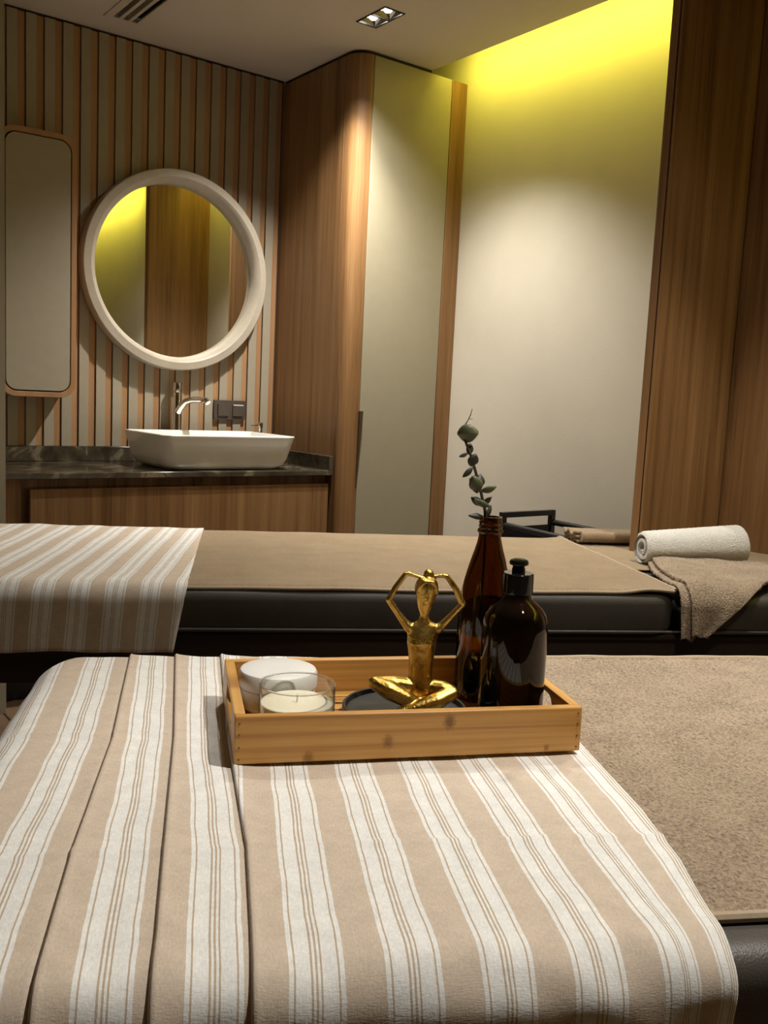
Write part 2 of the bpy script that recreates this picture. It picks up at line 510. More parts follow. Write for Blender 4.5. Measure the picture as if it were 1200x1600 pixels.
# ------------------------------------------------------------------ downlight (its lamps carry the room's light)
def downlight(u, v, power, label, aims=None):
    # each of the two lamps swivels; aims = room points they are turned to (straight down if none)
    t = thing('downlight', label, 'ceiling light', RZ_ROOM, (u, v, ZC), 'recessed double downlights')
    w, l = 0.090, 0.176
    fr = MB()
    for x0, x1, y0, y1 in ((-w / 2, w / 2, -l / 2, -l / 2 + 0.007), (-w / 2, w / 2, l / 2 - 0.007, l / 2), (-w / 2, -w / 2 + 0.007, -l / 2 + 0.007, l / 2 - 0.007), (w / 2 - 0.007, w / 2, -l / 2 + 0.007, l / 2 - 0.007), (-w / 2 + 0.007, w / 2 - 0.007, -0.004, 0.004)):
        fr.box(x0, x1, y0, y1, -0.003, 0.004)
    fr.build('frame', 'black_metal', t)
    for s in (-1, 1):
        cy = s * l / 4
        a, b, d = w / 2 - 0.007, l / 4 - 0.0055, 0.035
        m = MB()
        out = [(-a, -b), (a, -b), (a, b), (-a, b)]
        inn = [(-a * 0.55, -b * 0.55), (a * 0.55, -b * 0.55), (a * 0.55, b * 0.55), (-a * 0.55, b * 0.55)]
        m.ring_loft([[(x, y, 0.001) for x, y in out], [(x, y, d) for x, y in inn]], False, True)
        m.build('reflector', 'chrome', t, smooth=None, loc=(0, cy, 0))
        bulb = MB().lathe([(0.0005, 0.004), (0.010, 0.005), (0.0155, 0.010), (0.017, 0.020), (0.012, 0.034)], 24).build('bulb', 'lamp', t, loc=(0, cy, 0))
        d = Vector((0, 0, -1))
        if aims:
            q = aims[0 if s < 0 else 1]
            d = Vector((q[0] - u, q[1] - (v + cy), q[2] - ZC)).normalized()
        for nm, ang, blend, k in (('beam', 92 if aims else 82, 1.0 if aims else 0.5, 0.80 if aims and s < 0 else 1.0), ('spill', 118, 0.6, 0.12)):
            L = bpy.data.lights.new('lamp_' + nm, 'SPOT')
            L.energy = power * k; L.color = (1.0, 0.955, 0.875); L.spot_size = radians(ang); L.spot_blend = blend; L.shadow_soft_size = 0.013
            lo = bpy.data.objects.new('lamp_' + nm, L)
            COL.objects.link(lo); lo.parent = t; lo.location = (0, cy, -0.008)
            if nm == 'beam': lo.rotation_euler = d.to_track_quat('-Z', 'Y').to_euler()
    return t

# ------------------------------------------------------------------ the room
UMIN, VMIN = -1.7, -2.4
LIGHTS = [(2.0195, 2.852, 108, 'recessed double downlight in the ceiling near the tall cabinet'),
          (1.02, 0.20, 48, 'recessed double downlight above the near massage bed, out of frame'),
          (2.02, 1.05, 34, 'recessed double downlight by the wooden partition, out of frame'),
          (1.22, 1.72, 23, 'recessed double downlight over the far massage bed, out of frame')]
holes = [(u - 0.0435, u + 0.0435, v - 0.0865, v + 0.0865) for u, v, p, l in LIGHTS]
VENT = (1.262, 1.416, 2.45, 3.545)
holes.append((VENT[0] + 0.012, VENT[1] - 0.012, VENT[2] + 0.012, VENT[3] - 0.012))
xs = sorted(set([UMIN, UC] + [h[i] for h in holes for i in (0, 1)]))
ys = sorted(set([VMIN, V0 + 0.1] + [h[i] for h in holes for i in (2, 3)]))
m = MB()
for i in range(len(xs) - 1):
    for j in range(len(ys) - 1):
        cx, cy = (xs[i] + xs[i + 1]) / 2, (ys[j] + ys[j + 1]) / 2
        if any(h[0] < cx < h[1] and h[2] < cy < h[3] for h in holes): continue
        m.box(xs[i], xs[i + 1], ys[j], ys[j + 1], ZC, ZC + 0.012)
struct(m.build('ceiling', 'ceiling', smooth=None), 'dim beige painted ceiling')
# cove: lid over the slot, upstand behind the strip
m = MB().box(UC - 0.20, U0 + 0.1, VMIN, V0 + 0.1, ZC + 0.17, ZC + 0.20).box(UC - 0.20, UC - 0.17, VMIN, V0 + 0.1, ZC + 0.012, ZC + 0.17)
struct(m.build('trim_1', 'ceiling', smooth=None), 'raised cove above the white wall')
m = MB().box(UMIN, U0 + 0.1, VMIN, V0 + 0.1, -0.06, -0.006)
floor = struct(m.build('floor', 'grout', smooth=None), 'brown wood-look plank tile floor')
pw, pl, gp = 0.20, 1.20, 0.005
pm = MB().box(-pw / 2 + gp / 2, pw / 2 - gp / 2, -pl / 2 + gp / 2, pl / 2 - gp / 2, -0.006, 0.0).build('plank', 'floor_tile', floor, bevel=0.0015, bseg=1)
first = True
nu, nv = int((U0 - UMIN) / pw), int((V0 - VMIN) / pl)
for i in range(nu):
    for j in range(-1, nv + 1):
        c = (UMIN + (i + 0.5) * pw + 0.11, VMIN + (j + 0.5 + (i % 3) / 3) * pl, 0)
        if c[1] + pl / 2 > V0 + 0.05 or c[1] - pl / 2 < VMIN: continue
        if first: pm.location = c; first = False
        else:
            o = share(pm.data, 'plank', floor, c); md = o.modifiers.new('edge', 'BEVEL'); md.width = 0.0015; md.segments = 1
struct(MB().box(U0, U0 + 0.1, VMIN, V0 + 0.1, 0, ZC + 0.2).build('wall_right', 'white_wall', smooth=None), 'cream wall washed by the yellow cove light')
struct(MB().box(UMIN - 0.1, UMIN, VMIN, V0 + 0.1, 0, ZC + 0.01).build('wall_front', 'room_wall', smooth=None), 'plain wall behind the viewer, out of frame')
struct(MB().box(UMIN, U0, VMIN - 0.1, VMIN, 0, ZC + 0.2).build('wall_back', 'room_wall', smooth=None), 'plain wall at the room end, out of frame')
struct(MB().box(UMIN, 0.817, 3.165, V0, 0, ZC).build('wall_return', 'taupe', smooth=None), 'taupe wall edge beside the vanity')
# slatted wall
wl = struct(MB().box(UMIN, UA, V0, V0 + 0.1, 0, ZC).build('wall_left', 'groove', smooth=None), 'wall clad in alternating taupe and wood slats')
PER, SLAT0 = 0.0679, 0.960
ZT, ZB = ZC - 0.010, 0.873
me_t = me_w = None
for k in range(-2, 17):
    a = SLAT0 + k * PER
    x1 = min(a + 0.0375, UA)
    if me_t is None:
        o = MB().box(0, 0.0375, -0.012, 0, 0, ZT - ZB).build('slat', 'taupe', wl, bevel=0.0012, bseg=1, loc=(a, V0, ZB)); me_t = o.data
        o2 = MB().box(0, 0.0270, -0.0055, 0, 0, ZT - ZB).build('wood_strip', 'slat_wood', wl, bevel=0.001, bseg=1, loc=(a + 0.0375, V0, ZB)); me_w = o2.data
    else:
        share(me_t, 'slat', wl, (a, V0, ZB)); share(me_w, 'wood_strip', wl, (a + 0.0375, V0, ZB))
struct(MB().box(0.8, UA, V0 - 0.004, V0, ZT, ZC).build('trim_2', 'gap', smooth=None), 'dark shadow gap under the ceiling')

# tall cabinet with the rounded wooden corner
R = 0.076
cab = thing('tall_cabinet', 'tall built-in cabinet with cream door, wooden side and rounded wooden corner', 'cabinet', RZ_ROOM, (UA, VA, 0))
CT = ZC - 0.014
box('side_panel', 'wood', cab, 0.0, 0.02, R + 0.004, V0 - VA - 0.001, 0, CT, bevel=0.001)
arc = [(R - R * cos(a), R - R * sin(a)) for a in lin(0, pi / 2, 14)]
inn = [(R - (R - 0.02) * cos(a), R - (R - 0.02) * sin(a)) for a in lin(0, pi / 2, 14)]
MB().prism([(0, R + 0.002)] + arc + inn[::-1] + [(0.02, R + 0.002)], 0, CT).build('corner_post', 'wood', cab, smooth=30)
box('door', 'door', cab, R + 0.003, 0.478, 0.0, 0.020, 0.02, CT, bevel=0.0012)
box('trim_strip', 'wood', cab, 0.4815, U0 - UA - 0.002, 0.0, 0.020, 0, CT, bevel=0.0012)
gi = [(R - (R - 0.008) * cos(a), R - (R - 0.008) * sin(a)) for a in lin(0, pi / 2, 10)]
MB().prism([(0.008, V0 - VA - 0.002)] + gi + [(UC - UA, 0.008), (UC - UA, V0 - VA - 0.002)], CT - 0.04, ZC - 0.0005).build('shadow_gap', 'gap', cab, smooth=None)
box('carcass', 'gap', cab, 0.05, U0 - UA - 0.002, 0.021, V0 - VA - 0.002, 0, CT - 0.06, bevel=None)
hm = MB()
hz0, hz1 = 0.745, 1.062
n = 14
hm.ring_loft([[(R - 0.004, -0.014 * (f ** 0.8) - 0.0005, z), (R + 0.010 * f + 0.001, -0.014 * (f ** 0.8) - 0.0005, z), (R + 0.010 * f + 0.001, 0.004, z), (R - 0.004, 0.004, z)] for z, f in [(hz0 + (hz1 - hz0) * i / n, (i / n)) for i in range(n + 1)]])
hm.build('door_pull', 'bronze', cab)

# wooden partition standing out from the white wall, wooden wall panelling beyond it
VF, VN, UE = 1.785, 1.742, 2.276
fin = thing('partition', 'tall dark wooden partition standing out from the white wall', 'partition', RZ_ROOM, (UE, VN, 0))
FD, FT = U0 - UE, VF - VN
rr_ = 0.010
arc2 = [(rr_ - rr_ * sin(a), FT - rr_ + rr_ * cos(a)) for a in lin(0, pi / 2, 6)][::-1]
MB().prism([(0, 0.012)] + arc2 + [(FD - 0.001, FT), (FD - 0.001, 0.012)], 0, ZC - 0.001).build('far_board', 'wood', fin, smooth=30)
box('gap_fill', 'gap', fin, 0.004, FD - 0.004, 0.007, 0.0118, 0.0, ZC - 0.01, bevel=None)
MB().prism([(0.0, 0.0), (FD - 0.004, 0.0), (FD - 0.004, 0.0065), (0.0, 0.0065)], 0, ZC - 0.001).build('near_panel', 'wood', fin, bevel=0.001)
box('cove_panel', 'wood', fin, UC - UE + 0.003, FD - 0.001, 0.0, FT, ZC, ZC + 0.168, bevel=None)
pan = struct(MB().box(U0 - 0.006, U0 - 0.0005, 0.80, VN - 0.002, 0.0, ZC + 0.16).build('trim_3', 'gap', smooth=None), 'wooden wall panelling beside the partition')
for k in range(4):
    y1 = VN - 0.003 - k * 0.235
    MB().box(-0.012, 0, -0.2325, 0, 0, ZC - 0.004).build('panel', 'wood', pan, bevel=0.0012, loc=(U0 - 0.006, y1, 0))

for u, v, p, l in LIGHTS:
    downlight(u, v, p, l, ((2.47, 2.56, 0.0), (1.55, 3.46, 0.10)) if u == 2.0195 else None)

# yellow LED strip hidden in the cove
led = thing('led_strip', 'yellow LED strip hidden in the ceiling cove', 'light strip', RZ_ROOM, (UC, 0, ZC + 0.06))
for a, b in ((1.82, 3.09), (-1.6, 0.70)):
    c = (a + b) / 2
    MB().box(0.022, 0.026, a, b, -0.004, 0.010).build('diode_tape', 'led', led, smooth=None)
    MB().box(0.002, 0.0218, a, b, -0.012, 0.014).build('carrier', 'vent', led, smooth=None)
    L = bpy.data.lights.new('led_glow', 'AREA')
    L.shape = 'RECTANGLE'; L.size = 0.03; L.size_y = b - a; L.energy = 4.4 * (b - a) / 1.3; L.color = (1.0, 0.91, 0.10)
    lo = bpy.data.objects.new('led_glow', L)
    COL.objects.link(lo); lo.parent = led
    lo.location = (0.032, c, 0.0); lo.rotation_euler = (0, radians(-62), 0)


# ceiling vent
vt = thing('air_vent', 'slotted linear air vent flush in the ceiling', 'air vent', RZ_ROOM, (VENT[0], VENT[3], ZC))
vw, vl = VENT[1] - VENT[0], VENT[3] - VENT[2]
m = MB().box(0, vw, -0.022, 0, -0.004, 0.002).box(0, vw, -vl, -vl + 0.022, -0.004, 0.002).box(0, 0.030, -vl + 0.022, -0.022, -0.004, 0.002).box(vw - 0.034, vw, -vl + 0.022, -0.022, -0.004, 0.002)
m.build('vent_frame', 'vent', vt, bevel=0.0008)
sl = (vw - 0.064 - 2 * 0.014) / 3
for k in range(2):
    x = 0.030 + (k + 1) * sl + k * 0.014
    MB().box(0, 0.014, -vl + 0.022, -0.022, -0.004, 0.02).build('vent_bar', 'vent', vt, bevel=0.0008, loc=(x, 0, 0))
MB().box(0.014, vw - 0.014, -vl + 0.014, -0.014, 0.0215, 0.025).build('vent_duct', 'black_matte', vt, smooth=None)

# ------------------------------------------------------------------ vanity
CZ = 0.813
VF0 = 3.185
van = thing('vanity_cabinet', 'wooden vanity cabinet with flat drawer front under the dark counter', 'cabinet', RZ_ROOM, (0.82, VF0, 0))
box('carcass', 'wood', van, 0.0, 1.297, 0.055, V0 - VF0 - 0.001, 0.10, CZ - 0.0215, bevel=None)
box('drawer_front', 'wood', van, 0.085, 1.285, 0.012, 0.034, 0.13, 0.757, bevel=0.0015)
box('side_stile', 'wood', van, 0.0, 0.06, 0.030, 0.0545, 0.10, CZ - 0.0215, bevel=0.001)
box('plinth', 'black_matte', van, 0.0, 1.297, 0.10, V0 - VF0 - 0.001, 0.0, 0.099, bevel=None)
ctr = thing('vanity_counter', 'dark veined marble counter with low splash back', 'counter', RZ_ROOM, (0.82, VF0, CZ - 0.020))
box('worktop', 'marble', ctr, 0.0, 1.297, 0.0, V0 - VF0 - 0.001, 0, 0.020, bevel=0.0018)
box('back_splash', 'marble', ctr, 0.0, 1.276, V0 - VF0 - 0.021, V0 - VF0 - 0.001, 0.0202, 0.079, bevel=0.0018)
box('side_splash', 'marble', ctr, 1.277, 1.297, 0.0, V0 - VF0 - 0.001, 0.0202, 0.079, bevel=0.0018)

# vessel basin
bw, bd, bh = 0.575, 0.405, 0.135
bas = thing('wash_basin', 'white rectangular ceramic vessel basin standing on the dark counter', 'basin', RZ_ROOM, (1.665, 3.405, CZ))
def bring(w, d, rr, z):
    return [(x, y, z) for x, y in rrect(w, d, rr, 8)]
rings = [bring(bw - 0.13, bd - 0.12, 0.05, 0.0), bring(bw - 0.10, bd - 0.09, 0.055, 0.002), bring(bw - 0.055, bd - 0.05, 0.055, 0.018), bring(bw - 0.035, bd - 0.03, 0.05, 0.045), bring(bw - 0.012, bd - 0.010, 0.042, 0.10), bring(bw - 0.002, bd - 0.002, 0.036, 0.128),
         bring(bw, bd, 0.035, 0.1325), bring(bw - 0.004, bd - 0.004, 0.035, bh), bring(bw - 0.020, bd - 0.020, 0.032, bh), bring(bw - 0.026, bd - 0.026, 0.032, 0.130), bring(bw - 0.05, bd - 0.05, 0.045, 0.07), bring(bw - 0.09, bd - 0.09, 0.06, 0.035), bring(bw - 0.30, bd - 0.25, 0.06, 0.026)]
MB().ring_loft(rings).build('bowl', 'ceramic', bas, smooth=55)
MB().lathe([(0.0, 0.0), (0.022, 0.0), (0.022, 0.004), (0.018, 0.006), (0.001, 0.006)], 24).build('drain', 'chrome', bas, loc=(0, 0, 0.0265))

# basin mixer
fz = CZ + 0.0005
fau = thing('basin_faucet', 'tall chrome basin mixer with arched spout and top lever behind the basin', 'faucet', RZ_ROOM, (1.625, 3.641, fz))
MB().lathe([(0.028, 0), (0.028, 0.006), (0.0215, 0.010), (0.0215, 0.012), (0.0215, 0.285), (0.0205, 0.289), (0.002, 0.289)], 28).build('body', 'chrome', fau)
sp = [(0.0, -0.012, 0.208), (0.008, -0.026, 0.232), (0.02, -0.05, 0.254), (0.035, -0.08, 0.262), (0.055, -0.11, 0.263), (0.068, -0.135, 0.262), (0.072, -0.145, 0.252)]
MB().tube(sp, [0.016, 0.015, 0.014, 0.013, 0.0125, 0.0125, 0.012], 14).build('spout', 'chrome', fau)
MB().lathe([(0.0205, 0), (0.0215, 0.004), (0.0215, 0.036), (0.020, 0.040), (0.001, 0.041)], 28).build('lever_hub', 'chrome', fau, loc=(0, 0, 0.291))
tap = thing('soap_pump', 'small chrome soap pump at the right end of the basin', 'soap pump', RZ_ROOM, (2.000, 3.60, CZ + 0.0005))
MB().lathe([(0.018, 0), (0.018, 0.006), (0.0095, 0.010), (0.0095, 0.150), (0.0115, 0.152), (0.0115, 0.170), (0.008, 0.174), (0.001, 0.174)], 24).build('body', 'chrome', tap)
MB().tube([(0, 0, 0.160), (-0.02, -0.005, 0.163), (-0.045, -0.01, 0.163), (-0.048, -0.010, 0.158)], 0.0028, 8).build('nozzle', 'chrome', tap)

# double wall switch
sw = thing('wall_switch', 'dark brown double switch plate on the slats right of the faucet', 'switch', RZ_ROOM, (1.891, V0 - 0.0125, 1.036))
def wallplate(mb, w, h, r, y0, y1, cx=0, cz=0):
    o = rrect(w, h, r, 5)
    return mb.ring_loft([[(cx + x, y0, cz + z) for x, z in o], [(cx + x, y1, cz + z) for x, z in o]])
wallplate(MB(), 0.154, 0.084, 0.003, -0.011, 0.0).build('plate', 'plastic_brown', sw, bevel=0.001)
for sx in (-1, 1):
    wallplate(MB(), 0.050, 0.053, 0.002, -0.018, -0.0115, sx * 0.0355).build('rocker', 'plastic_brown', sw, bevel=0.001)
MB().box(0.011, 0.060, -0.0195, -0.0185, 0.020, 0.0235).build('indicator', 'ceramic', sw, smooth=None)

# round mirror
mc_u, mc_z, mr = 1.623, EYE + 0.4755, 0.402
mir = thing('round_mirror', 'large round mirror with a pale beige rim above the basin', 'mirror', RZ_ROOM, (mc_u, V0 - 0.0125, mc_z))
seg = 96
def lathe_y(prof, seg=96):
    rings = [[(rr * cos(2 * pi * j / seg), y, rr * sin(2 * pi * j / seg)) for j in range(seg)] for rr, y in prof]
    return rings
m = MB()
pr = [(mr - 0.03, 0.0), (mr - 0.004, 0.0), (mr, -0.006), (mr, -0.056), (mr - 0.004, -0.062), (mr - 0.032, -0.065), (mr - 0.040, -0.060), (mr - 0.054, -0.040), (mr - 0.054, -0.006), (mr - 0.03, -0.006)]
rg = lathe_y(pr)
m.ring_loft(rg, False, False)
k, q = seg, len(rg)
for j in range(k):
    m.f.append(((q - 1) * k + j, (q - 1) * k + (j + 1) % k, (j + 1) % k, j))
m.build('rim', 'frame_cream', mir, smooth=35)
MB().ring_loft(lathe_y([(mr - 0.052, -0.0075), (mr - 0.052, -0.0105)])).build('glass', 'mirror', mir, smooth=30)

# wall cabinet with rounded corners
wd, wh = 0.282, 0.965
wc = thing('wall_cabinet', 'tall narrow wall cabinet with taupe door and rounded wooden frame', 'cabinet', RZ_ROOM, (1.043, V0 - 0.0125, 1.545))
D = 0.105
mo, mi_ = rrect(wd, wh, 0.062, 10), rrect(wd - 0.040, wh - 0.040, 0.044, 10)
MB().holed(mo, mi_, -D, 0).build('frame', 'slat_wood', wc, smooth=35, bevel=0.0015)
mb = MB(); o_ = rrect(wd - 0.049, wh - 0.049, 0.040, 10)
mb.ring_loft([[(x, -D - 0.002, z) for x, z in o_], [(x, -D + 0.016, z) for x, z in o_]]).build('door', 'taupe', wc, smooth=35, bevel=0.0012)
mb = MB(); o_ = rrect(wd - 0.041, wh - 0.041, 0.043, 10)
mb.ring_loft([[(x, -D + 0.018, z) for x, z in o_], [(x, -0.001, z) for x, z in o_]]).build('back_box', 'gap', wc, smooth=35)

# ------------------------------------------------------------------ massage beds
BTOP = 0.690
def make_bed(label, s0, t0, s1, t1, head=None):
    b = thing('massage_bed', label, 'massage bed', RZ_BED, ((s0 + s1) / 2, (t0 + t1) / 2, 0), 'massage beds')
    L, Wd = s1 - s0, t1 - t0
    def pad(name, x0, x1, z0, z1, edge=0.028, rc=0.07, grow=0.0):
        rings = []
        w, d = x1 - x0, Wd
        cx = (x0 + x1) / 2
        for a in lin(-90, 90, 15):
            ca, sa = cos(radians(a)), sin(radians(a))
            zz = (z0 + edge + edge * sa) if a < 0 else (z1 - edge + edge * sa)
            off = edge * (1 - ca)
            rings.append([(cx + x, y, zz) for x, y in rrect(w - 2 * off, d - 2 * off, max(0.012, rc - off), 8)])
        o = MB().ring_loft(rings).build(name, 'leather', b, smooth=50)
        pz = (z0 + 0.012)
        return o
    x0, x1 = -L / 2, L / 2
    if head:
        xs_ = head - (s0 + s1) / 2
        pad('cushion', x0, xs_ - 0.004, 0.585, BTOP); pad('head_cushion', xs_ + 0.004, x1, 0.585, BTOP - 0.004)
    else:
        pad('cushion', x0, x1, 0.585, BTOP)
    pp = rrect(L + 0.002, Wd + 0.002, 0.07, 8)
    MB().tube([(x, y, 0.598) for x, y in pp] + [(*pp[0], 0.598)], 0.003, 8).build('piping', 'leather', b)
    box('bed_frame', 'dark_wood', b, x0 + 0.03, x1 - 0.03, -Wd / 2 + 0.02, Wd / 2 - 0.02, 0.47, 0.5845, bevel=0.004)
    for sx in (-1, 1):
        box('pedestal', 'dark_wood', b, sx * L * 0.30 - 0.14, sx * L * 0.30 + 0.14, -0.24, 0.24, 0.03, 0.469, bevel=0.004)
        box('foot_plate', 'black_matte', b, sx * L * 0.30 - 0.20, sx * L * 0.30 + 0.20, -0.32, 0.32, 0.0, 0.0295, bevel=0.003)
    return b
NS0, NT0, NS1, NT1 = -0.268, 0.632, 1.90, 1.478
FS0, FT0, FS1, FT1 = -0.74, 2.018, 1.68, 2.862
make_bed('dark leather massage bed in front, carrying the bamboo tray', NS0, NT0, NS1, NT1)
make_bed('dark leather massage bed behind, carrying the white rolled towel', FS0, FT0, FS1, FT1, head=1.075)

def wrap(x, e, sgn, r):
    # flat coordinate x running out over an edge at e (outward sign sgn): returns position and drop
    q = (x - (e - sgn * r)) * sgn
    if q <= 0: return x, 0.0
    if q < r * pi / 2:
        a = q / r
        return e - sgn * r + sgn * r * sin(a), r * (1 - cos(a))
    return e, r + q - r * pi / 2
def on_bed(s, t, h, bed, r=0.032):
    S0, T0, S1, T1 = bed
    rr = r + h
    y, d = (wrap(t, T0 - h, -1, rr) if t < (T0 + T1) / 2 else wrap(t, T1 + h, 1, rr))
    co, RC = 0.0, 0.07
    for q in (t - (T1 - RC), (T0 + RC) - t):
        if q > 0: co = RC - sqrt(max(0.0, RC * RC - min(q, RC * 0.93) ** 2))
    x, d2 = (wrap(s, S0 + co - h, -1, rr) if s < (S0 + S1) / 2 else wrap(s, S1 + h, 1, rr))
    if s < (S0 + S1) / 2: x -= 0.22 * d2
    return x, y, BTOP + h - sqrt(d * d + d2 * d2)
NB, FB = (NS0, NT0, NS1, NT1), (FS0, FT0, FS1, FT1)
def nz(x, y, z=0.0): return noise.noise(Vector((x, y, z)))
def finish(o, label, cat, group=None):
    place(o, RZ_BED, (0, 0, 0))
    return tag(o, label, cat, group)
def terry_disp(x, y, amp, sc):
    return amp * (nz(x * sc, y * sc) + 0.7 * nz(x * sc * 2.1 + 9, y * sc * 2.1))

# brown terry cover of the near bed
m = MB()
ss = lin(0.36, 0.72, 140) + lin(0.724, 1.72, 150)
tt = lin(0.683, 1.452, 240)
def f_near(s, t):
    edge = 0.004 * nz(s * 6, 3.3)
    t2 = t + edge * ((t - 1.07) / 0.39)
    x, y, z = on_bed(s, t2, 0.007, NB)
    return (x, y, z + terry_disp(s, t, 0.0026, 190) + 0.002 * nz(s * 5, t * 5), s, t)
m.grid(f_near, ss, tt)
cov = thing('terry_cover', 'brown terry towel covering the near massage bed', 'towel', RZ_BED, (0, 0, 0))
m.build('pile', 'terry', cov, smooth=180, solid=0.005)
hm = MB()
hp = []
for s in lin(0.40, 1.70, 130):
    x, y, z, _, _ = f_near(s, 0.683)
    hp.append((x, y - 0.003, BTOP + 0.0055))
hm.tube(hp, 0.0052, 8).build('front_hem', 'hem', cov)
hm = MB(); hp = []
for s in lin(0.45, 1.70, 130):
    x, y, z, _, _ = f_near(s, 1.452)
    hp.append((x, y + 0.003, BTOP + 0.0065 + 0.0015 * nz(s * 14, 8)))
hm.tube(hp, 0.0052, 8).build('back_hem', 'hem', cov)

# striped linen runner on the near bed, laid in pleats
TK = [0.4, 0.69, 0.82, 1.10, 1.46]
cA = lambda t: interp(t, TK, [-0.127, -0.129, -0.133, -0.132, -0.149])
cB = lambda t: interp(t, TK, [-0.046, -0.048, -0.052, -0.060, -0.080])
cC = lambda t: interp(t, TK, [0.026, 0.025, 0.023, 0.004, -0.009])
cR = lambda t: interp(t, [0.4, 0.63, 0.68, 0.77, 0.88, 1.02, 1.5], [0.404, 0.406, 0.411, 0.429, 0.440, 0.443, 0.455])
m = MB()
tt = lin(0.28, 1.53, 190)
def cloth_h(s, t):
    h = 0.0016 * nz(s * 9, t * 5, 1.0) + 0.0010 * nz(s * 30, t * 16, 4.0)
    for tc, a in ((1.118, 0.0022), (0.815, 0.0028)):
        tcc = tc + 0.012 * nz(s * 4, tc * 9)
        h += a * math.exp(-((t - tcc) / 0.006) ** 2)
    if -0.01 < s < 0.45 and 1.0 < t < 1.28: h = min(h, 0.0)
    if t < 0.70:
        f = min(1.0, (0.70 - t) / 0.06)
        h += f * (0.009 * nz(s * 8, t * 11, 7.0) + 0.004 * nz(s * 19, t * 23, 2.0))
    return h
def panel(left, right, centre, lift_left, cols, base):
    def fn(c, t):
        a, b = left(t), right(t)
        if c < 0:                       # rolled fold at the panel's left edge
            k = -c
            s = a + (0.0035 if k == 3 else (0.0 if k == 2 else 0.0018)) - (0.001 if k == 2 else 0)
            hh = (0.0004, 0.003, 0.0055)[3 - int(k)] if k in (1, 2, 3) else 0
        else:
            s = a + 0.005 + (b - a - 0.005) * c
            hh = lift_left * math.exp(-(s - a) / 0.022)
        x, y, z = on_bed(s, t, base + hh + cloth_h(s, t) + 0.0045, NB)
        us = s
        if right is cR and s > 0.36: us = 0.36 + (s - 0.36) * 0.087 / (cR(t) - 0.36)
        return (x, y, z, us - centre(t), t)
    m.grid(fn, cols, tt)
full = lin(0, 1, 60)
sub_ = [-3, -2, -1] + lin(0, 1, 16)
panel(lambda t: -0.62, lambda t: cA(t) + 0.003, lambda t: cA(t) - 0.044, 0.0, lin(0, 1, 46), 0.0048)
panel(cA, lambda t: cB(t) + 0.003, lambda t: cB(t) - 0.034, 0.0055, sub_, 0.005)
panel(cB, lambda t: cC(t) + 0.003, lambda t: cC(t) - 0.028, 0.0055, sub_, 0.005)
panel(cC, cR, lambda t: 0.367, 0.0055, [-3, -2, -1] + full, 0.0052)
o = m.build('striped_runner', 'striped', None, smooth=180, solid=0.0018)
finish(o, 'beige and white striped linen towel lying in pleats under the bamboo tray', 'towel', 'striped towels on the beds')

# far bed: brown sheet, striped runner
m = MB()
def f_far(s, t):
    x, y, z = on_bed(s, t, 0.006, FB)
    curl = 0.010 * math.exp(-((s - 0.99) / 0.05) ** 2) * math.exp(-((t - 2.03) / 0.03) ** 2)
    z += 0.0022 * nz(s * 6, t * 7) + 0.0012 * nz(s * 3, t * 38, 2) + curl
    if s > 1.0: z += 0.004 * (s - 1.0) / 0.05
    return (x, y + 0.004 * nz(s * 5, 1.7), z, s, t)
m.grid(f_far, lin(-0.30, 1.052, 170), lin(2.030, 2.875, 90))
sh = thing('brown_sheet', 'brown towelling sheet spread along the far massage bed', 'towel', RZ_BED, (0, 0, 0))
m.build('cloth', 'sheet', sh, smooth=180, solid=0.004)
hp = [f_far(s, 2.030)[:3] for s in lin(-0.1, 1.05, 90)]
MB().tube([(x, y - 0.002, z - 0.002) for x, y, z in hp], 0.0045, 8).build('front_hem', 'hem', sh)
hp = [f_far(1.052, t)[:3] for t in lin(2.032, 2.86, 60)]
MB().tube([(x + 0.002, y, z - 0.001) for x, y, z in hp], 0.005, 8).build('side_hem', 'hem', sh)

m = MB()
def f_run(s, t):
    right = -0.078 - 0.010 * (2.86 - t) / 0.84 - (0.020 * (2.02 - t) / 0.12 if t < 2.02 else 0)
    s2 = -0.80 + (right + 0.80) * s
    h = 0.0115 + 0.0024 * nz(s2 * 10, t * 6, 3) + (0.004 * nz(s2 * 12, t * 9, 5) if t < 2.02 else 0) + 0.0045 * max(0, nz(s2 * 9 + 4, 0.3)) * math.exp(-((t - 2.82) / 0.04) ** 2)
    x, y, z = on_bed(s2, t, h, FB, 0.03)
    return (x, y, z, s2 + 0.164 - 0.08 * (t - 2.03), t)
m.grid(f_run, lin(0, 1, 90), lin(1.872, 2.94, 110))
o = m.build('striped_runner', 'striped', None, smooth=180, solid=0.002)
finish(o, 'beige and white striped linen towel hanging over the far massage bed', 'towel', 'striped towels on the beds')

# second sheet on the head end, folded towel, roll, hand towel
m = MB()
def f_head(s, t):
    x, y, z = on_bed(s, t, 0.0035, FB)
    return (x, y, z + 0.0022 * nz(s * 7, t * 7, 9), s, t)
m.grid(f_head, lin(1.06, 1.66, 60), lin(2.31, 2.85, 50))
o = m.build('head_sheet', 'sheet', None, smooth=180, solid=0.003)
finish(o, 'flat brown towel under the white roll on the far bed head', 'towel')

